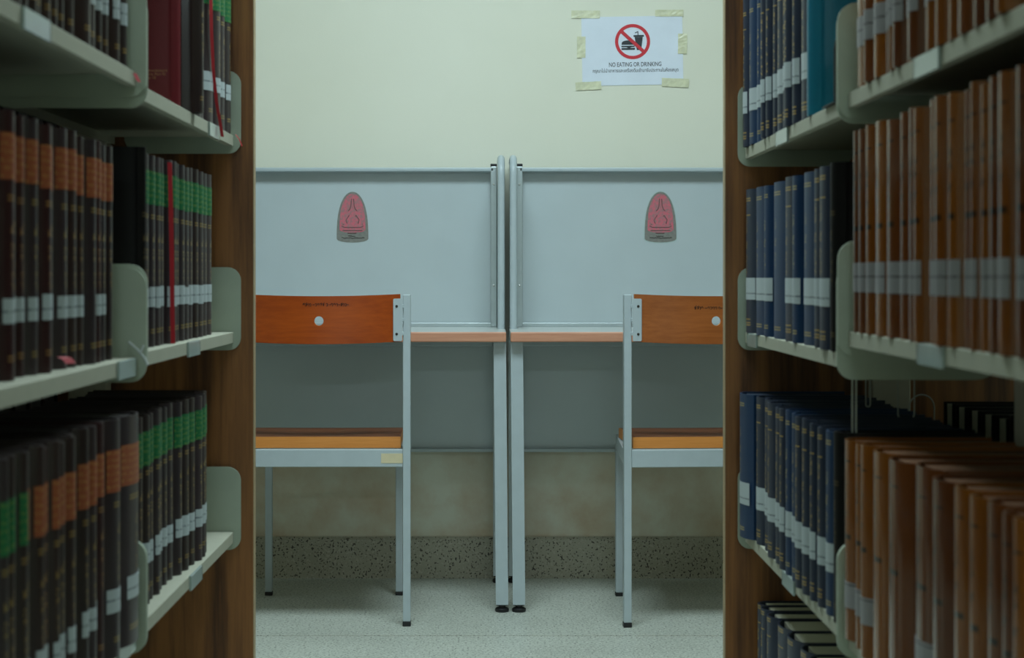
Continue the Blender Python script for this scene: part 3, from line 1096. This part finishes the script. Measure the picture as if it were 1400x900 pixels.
def book(side, X, yc, z, t, h, d, cov, label, group, title=None, call=None, pages='pages', lean=0.0, flip=False, call_z=(.054, .082), title_z=None, call_w=.92):
    """A bound volume standing on a shelf with its spine towards the aisle (fore-edge towards it when flip)."""
    t = round(t, 3)
    h = round(h, 3)
    r = thing('bound_volume', label, 'book', (side * X, yc, z), 0, group)
    r.rotation_euler = (lean, 0, 0 if (side > 0) != flip else math.pi)
    if side < 0 and not flip:
        r.rotation_euler = (lean, 0, math.pi)
    with_mat(link('cover', cover_mesh(t, h, d), r), M[cov])
    with_mat(link('page_block', pages_mesh(t, h, d), r), M[pages])
    if title:
        z1 = (h - .022) if title_z is None else title_z[1]
        z0 = (h - .069) if title_z is None else title_z[0]
        with_mat(link('title_band', patch_mesh(t, round(z0, 3), round(z1, 3), .86), r), M[title])
    if call:
        with_mat(link('call_number_label', patch_mesh(t, call_z[0], call_z[1], call_w), r), M[call])
    return r


ROWS = {}


def row(side, edges, X, z, h, d, style, where, group, from_far=True, hj=.002, xj=.004, ymax=3.121):
    """Books from a list of pixel columns of their spine edges (far to near). style(i, n) gives the look of each."""
    out = []
    n = len(edges) - 1
    rnd = random.Random(int(1000 * z) + side + len(edges))
    for i in range(n):
        ya, yb = min(ymax, zpx(edges[i], X)), min(ymax, zpx(edges[i + 1], X))
        st = dict(style(i, n, rnd))
        t = abs(ya - yb) - .0032
        desc = st.pop('desc')
        dx = st.pop('dx', 0.0) + rnd.uniform(-xj, xj)
        hh = h + st.pop('dh', 0.0) + rnd.uniform(-hj, hj)
        dd = st.pop('d', d)
        lab = '%s, %s %s' % (desc, ORD[i + 1], where)
        if side < 0:
            st.setdefault('pages', 'blackpages')
        if st.get('call'):
            st.setdefault('call_z', (.054 + rnd.choice((0, .002, .003)), .082 + rnd.choice((0, .002, .003))))
            st['call_w'] = rnd.choice((.62, .75, .85))
        out.append(book(side, X + dx, (ya + yb) / 2, z + .0003, t, hh, dd, st.pop('cov'), lab, group, **st))
    return out


# ---- left side
def st_left_green(i, n, r):
    c = 'maroon' if r.random() < .8 else 'darkbrown'
    return dict(cov=c, title='greentitle', call='callno', desc='dark volume with green title band')


G1 = [316.5, 309, 301.5, 294, 285, 276.5, 268.5]
b1 = row(-1, G1, .4565, 1.122, .264, .19, st_left_green, 'from the wooden panel, left top shelf', 'green titled volumes on the left top shelf')
book(-1, .438, 2.700, 1.1223, .034, .275, .20, 'darkbrown', 'dark brown volume beside the crimson one on the left top shelf', 'volumes left of the green titled ones')
crim = book(-1, .4665, 2.662, 1.1223, .026, .27, .20, 'crimson', 'crimson volume with gold lettering on its front, left top shelf', 'volumes left of the green titled ones')
for k, (body, zz, wdt) in enumerate((('and Newsletters', .0535, .043), ('Contents Part VI', .0480, .040), ('Volume 18', .0425, .026))):
    o = text_mesh('gold_lettering', body, .0058, M['goldink'], crim, (0, 0, 0), 'LEFT', wdt)
    # cover face towards the camera: local +y after the half turn; readable from there
    o.rotation_euler = (0, 0, math.pi)
    o.location = (.061, .0133, zz + .004)


def st_left_mid(i, n, r):
    thin = {2: 'blackcloth', 4: 'blackcloth'}
    if i == n - 1:
        return dict(cov='blackcloth', desc='black volume with plain cover facing the camera', dh=.004, lean=0.0, dx=-.004)
    return dict(cov='maroon' if r.random() < .75 else 'darkbrown', title='greentitle', call='callno', desc='maroon volume with green title band',
                dh=-.004 * (i / n))


E2 = [293, 286.5, 279.5, 273, 267, 261, 254, 248, 242.5, 236.5, 229.5, 222.5, 216, 208.5, 201, 196, 191.5]
b2 = row(-1, E2, .468, .773, .270, .19, st_left_mid, 'from the wooden panel, left middle shelf', 'volumes on the left middle shelf, far bay')


def st_left_low(i, n, r):
    dx = .0085 if i >= 5 else 0.0
    return dict(cov='maroon' if r.random() < .6 else 'darkbrown', title='greentitle', call='callno', desc='dark volume with green title band', dx=dx)


E3 = [287, 281, 276, 271, 264, 256.5, 250.5, 243, 236, 229.5, 223, 216.5, 209, 201]
b3 = row(-1, E3, .462, .4185, .263, .19, st_left_low, 'from the wooden panel, left lower shelf', 'green titled volumes on the left lower shelf')


def st_orange(i, n, r):
    k = r.random()
    cov = 'maroon' if k < .5 else ('darkbrown' if k < .85 else 'oxblood')
    return dict(cov=cov, title='orangetitle', call='callno' if r.random() < .85 else None, desc='dark volume with orange title band', dx=r.choice((0, 0, .004, .009)))


def st_low_near(i, n, r):
    s = st_orange(i, n, r)
    if i >= n - 5:
        s['title'] = 'greentitle'
    s['title_z'] = (.197, .247)
    if i >= n - 5:
        s['desc'] = 'dark volume with green title band'
    return s


def st_top_near(i, n, r):
    return dict(cov='darkbrown', call='callno', desc='dark brown volume with white label', dx=r.choice((0, .002, .005)))


E4 = [157, 148.5, 140, 131, 122, 113.5, 102, 90.5, 77, 66, 54, 42, 31, 16, 0, -16]
b4 = row(-1, E4, .470, .768, .268, .19, st_orange, 'from the far bracket, left middle shelf near bay', 'orange titled volumes on the left middle shelf', hj=.004)
E5 = [196, 172, 157, 147, 137, 128, 118, 105, 93, 81, 73, 65, 54, 43, 34, 26, 17, 7, -5]
b5 = row(-1, E5, .4405, .4185, .283, .19, st_low_near, 'from the far bracket, left lower shelf near bay', 'orange titled volumes on the left lower shelf', hj=.004, ymax=2.262)
E6 = [177.5, 168, 158, 150, 142, 129, 115, 103, 93, 82, 70, 59, 47, 33, 18, 3]
b6 = row(-1, E6, .460, 1.135, .262, .19, st_top_near, 'from the far bracket, left top shelf near bay', 'brown volumes on the left top shelf')


# ---- right side
def st_navy(i, n, r):
    return dict(cov='navy' if r.random() < .75 else 'blue', call='callno', call_z=(.058, .096), desc='navy volume with gold lettering', dx=r.choice((0, 0, .003)))


def st_navy_top(i, n, r):
    s = st_navy(i, n, r)
    if i == 7 or i == n - 1:
        s['cov'] = 'navy'
    return s


G7 = [1015.5, 1021.5, 1029.5, 1035, 1040, 1045, 1050, 1056, 1066, 1071.5, 1078.5, 1086, 1099]
b7 = row(1, G7, .4495, 1.099, .266, .19, st_navy_top, 'from the wooden panel, right top shelf', 'navy volumes on the right top shelf')
book(1, .4495, 2.492, 1.0993, .040, .27, .19, 'cyan', 'bright cyan volume beside navy ones on the right top shelf', 'coloured volumes on the right top shelf')


def st_navy_mid(i, n, r):
    s = st_navy(i, n, r)
    if i == 3:
        s.update(cov='blue', call=None, desc='bright blue volume without a label')
    if i == n - 1:
        s.update(cov='blackcloth', call=None, desc='black volume with cover facing the camera')
    return s


G8 = [1016, 1026.5, 1040.5, 1048, 1065, 1079, 1088, 1106, 1117, 1131, 1140]
b8 = row(1, G8, .4500, .773, .248, .19, st_navy_mid, 'from the wooden panel, right middle shelf', 'navy volumes on the right middle shelf')


def st_navy_low(i, n, r):
    s = st_navy(i, n, r)
    if i == 0:
        s.update(cov='blue', dx=-.010, desc='blue volume jutting out of the row')
    if i == n - 1:
        s.update(cov='blackcloth', call=None, desc='black volume at the near end', dx=.004)
    s['pages'] = 'bluepages'
    return s


G9 = [1016, 1027.5, 1036, 1045, 1054, 1062, 1069, 1077, 1086, 1095, 1104, 1112, 1121, 1133, 1143]
b9 = row(1, G9, .4475, .4205, .247, .19, st_navy_low, 'from the wooden panel, right lower shelf', 'navy volumes on the right lower shelf')


def st_base(i, n, r):
    return dict(cov='navy', desc='thick navy volume with pale page tops', dx=.002 * i)


G10 = [1031, 1037, 1044, 1052, 1066, 1080, 1093, 1107, 1122, 1140]
b10 = row(1, G10, .4640, .066, .238, .19, st_base, 'from the wooden panel, right bottom shelf', 'navy volumes on the right bottom shelf')


def st_tan(i, n, r):
    k = r.random()
    return dict(cov='tan' if k < .55 else 'tanbrown', call='callno2', call_z=(.050, .086), desc=('tan' if k < .55 else 'brown') + ' plastic wrapped volume',
                pages='darkpages', dx=r.choice((0, 0, .002, .004)))


def st_tan_low(i, n, r):
    s = st_tan(i, n, r)
    if r.random() < .35:
        s['call'] = None
    s['call_z'] = (.040, .072)
    return s


G11 = [1160, 1168.5, 1178, 1189, 1206, 1221, 1234, 1247, 1259, 1276, 1291, 1304, 1318, 1330, 1342, 1359, 1381, 1402, 1422]
b11 = row(1, G11, .4500, .8025, .249, .19, st_tan, 'from the far bracket, right middle shelf near bay', 'tan wrapped volumes on the right middle shelf', hj=.003)
G12 = [1160, 1179, 1189, 1203, 1211, 1219, 1229, 1240, 1252, 1264, 1275, 1288, 1304, 1322, 1340, 1358, 1376]
b12 = row(1, G12, .4500, 1.104, .255, .19, st_tan, 'from the far bracket, right top shelf near bay', 'tan wrapped volumes on the right top shelf', hj=.003)
G13 = [1143, 1160, 1171, 1184, 1206, 1231, 1260, 1286, 1311, 1334, 1360, 1382, 1404]
b13 = row(1, G13, .4410, .4205, .251, .19, st_tan_low, 'from the far bracket, right lower shelf near bay', 'tan wrapped volumes on the right lower shelf', hj=.003, ymax=2.226)

# volumes on the other face of the right rack, fore-edges seen through the gap
for i, yy in enumerate((2.90, 2.825, 2.75, 2.675, 2.60)):
    book(1, .945, yy, .4208, .055, .243, .19, 'blackcloth', 'black volume with pale page edges seen through the right rack, %s from far end' % ORD[i + 1],
         'volumes on the far face of the right rack', flip=True)
# volumes on the other face of the left rack, tops seen over the near books
for i in range(6):
    book(-1, .945, 2.05 - i * .06, .7683, .052, .29, .19, 'tan', 'tan volume on the far face of the left rack, %s from far end' % ORD[i + 1],
         'volumes on the far face of the left rack', flip=True)


# ---- dark volumes filling the other faces of both racks, added to stop light leaking through the open backs
def fill_far_face(side, z, spans, label, group, h):
    rnd = random.Random(int(z * 1000) + side)
    m = 0
    for y0, y1 in spans:
        n = int((y1 - y0) / .088)
        p = (y1 - y0) / n
        for i in range(n):
            m += 1
            book(side, .945 + rnd.uniform(0, .006), y0 + (i + .5) * p, z + .0003, round(p - .002, 3), h + rnd.choice((0, .004, .008)), .19,
                 rnd.choice(('darkbrown', 'blackcloth', 'oxblood')), '%s, %s from near end' % (label, ORD[m]), group, pages='blackpages', flip=True)


JN = .012
for z, spans, w in ((.4185, ((1.39, JL - JN), (JL + JN, 3.10)), 'lower'), (.773, ((2.10, JL - JN), (JL + JN, 3.10)), 'middle'), (1.122, ((JL + JN, 3.10),), 'top')):
    fill_far_face(-1, z, spans, 'added light-blocking dark volume, far face of left rack, %s shelf' % w, 'added light-blocking dark volumes on the far face of the left rack, %s shelf' % w, .258)
fill_far_face(-1, 1.135, ((1.39, JL - JN),), 'added light-blocking dark volume, far face of left near rack, top shelf', 'dark volumes on the far face of the left near rack', .25)
fill_far_face(-1, .768, ((1.39, 1.70),), 'added light-blocking dark volume, far face of left near rack, middle shelf', 'dark volumes on the far face of the left near rack, middle shelf', .25)
for z, spans, w in ((.4205, ((1.36, JR - JN), (JR + JN, 2.56)), 'lower'), (.773, ((JR + JN, 3.10),), 'middle'), (1.099, ((JR + JN, 3.10),), 'top')):
    fill_far_face(1, z, spans, 'added light-blocking dark volume, far face of right rack, %s shelf' % w, 'added light-blocking dark volumes on the far face of the right rack, %s shelf' % w, .25)
for z, w in ((.8025, 'middle'), (1.104, 'top')):
    fill_far_face(1, z, ((1.36, JR - JN),), 'added light-blocking dark volume, far face of right near rack, %s shelf' % w, 'added light-blocking dark volumes on the far face of the right near rack, %s shelf' % w, .25)


# ---- bookmark ribbons (parts of the books they hang from)
def ribbon(bk, pts, width):
    """pts: world points down the ribbon; width along y."""
    inv = (Matrix.Translation(bk.location) @ bk.rotation_euler.to_matrix().to_4x4()).inverted()
    vs = []
    for p in pts:
        for dy in (0, .0006):
            for dx in (-width / 2, width / 2):
                vs.append(inv @ Vector((p[0] + dx, p[1] + dy + dx * 1.5, p[2])))
    fs = []
    for i in range(len(pts) - 1):
        a, b = i * 4, i * 4 + 4
        fs += [(a, a + 1, b + 1, b), (a + 2, b + 2, b + 3, a + 3), (a, b, b + 2, a + 2), (a + 1, a + 3, b + 3, b + 1)]
    fs += [(0, 2, 3, 1), (len(vs) - 4, len(vs) - 3, len(vs) - 1, len(vs) - 2)]
    o = MB().add(vs, fs).build('bookmark_ribbon', M['ribbon'], bk)
    o['label'] = 'red bookmark ribbon hanging down the spine'
    return o


def wp(px, py, y):
    return ((px - VX) / F * y, y, EYE - (py - VY) / F * y)


def hang(bk, col, width, y):
    ribbon(bk, [wp(a, b, y + dy) for a, b, dy in col], width)


hang(b1[3], [(288, -20, 0), (289, 40, 0), (291.5, 95, .01), (296, 140, .03), (301, 168, .05), (304, 187, .06)], .0042, zpx(289, .454))
hang(b2[9], [(232, 222, 0), (233.5, 280, 0), (235, 360, 0), (235.5, 420, .0), (236.5, 470, 0)], .0050, zpx(233, .464))
hang(b4[7], [(84, 488, 0), (91, 490, .0), (97, 497, .0)], .008, zpx(84, .466))
hang(b6[0], [(184, 100, 0), (187, 106, .0), (190, 112, .0)], .004, 2.215)
hang(b1[0], [(322, 184, 0), (327, 190, 0), (331, 200, 0)], .0016, 3.09)

# ---- black bookend on the right top shelf, wire book supports
t = thing('bookend', 'black metal bookend behind the bracket on the right top shelf', 'bookend', (.4495, 2.30, 1.0993))
MB().prism(round_poly(0, .14, 0, .10, (0, 0, .03, .03), 5), 'xz', -.001, .001).build('bookend_plate', M['black'], t)
MB().box(0, .14, 0, .08, 0, .0012).build('bookend_foot', M['black'], t)


def wire_loop(name, label, cat, group, X0, X1, y, ztop, zbot, hoop):
    t = thing(name, label, cat, ((X0 + X1) / 2, y, min(ztop, zbot)), 0, group)
    w = (X1 - X0) / 2
    h = abs(ztop - zbot)
    q = MB()
    pts = []
    if hoop:
        pts = [(-w, 0, 0)] + [(-w * math.cos(math.pi * k / 10), 0, h - w + w * math.sin(math.pi * k / 10)) for k in range(11)] + [(w, 0, 0)]
    else:
        pts = [(-w, 0, h)] + [(-w * math.cos(math.pi * k / 10), 0, w - w * math.sin(math.pi * k / 10)) for k in range(11)] + [(w, 0, h)]
    q.tube(pts, .0012, 7).build('wire', M['wire'], t, True)


wire_loop('wire_bookend', 'white wire hoop bookend standing behind the black volumes, right rack', 'bookend', 'wire supports in the right rack', .709, .751, 2.975, .672, .4208, True)
ZS = .773 - .003
wire_loop('wire_book_support', 'white wire loop hanging below the right middle shelf, middle of three', 'book support', 'wire supports in the right rack', .596, .620, 2.57, ZS, .660, False)
wire_loop('wire_book_support', 'narrow white wire loop hanging below the right middle shelf, beside the post', 'book support', 'wire supports in the right rack', .577, .584, 2.70, ZS, .672, False)
wire_loop('wire_book_support', 'white wire loop hanging below right middle shelf nearest the bracket', 'book support', 'wire supports in the right rack', .474, .479, 2.30, ZS, .66, False)
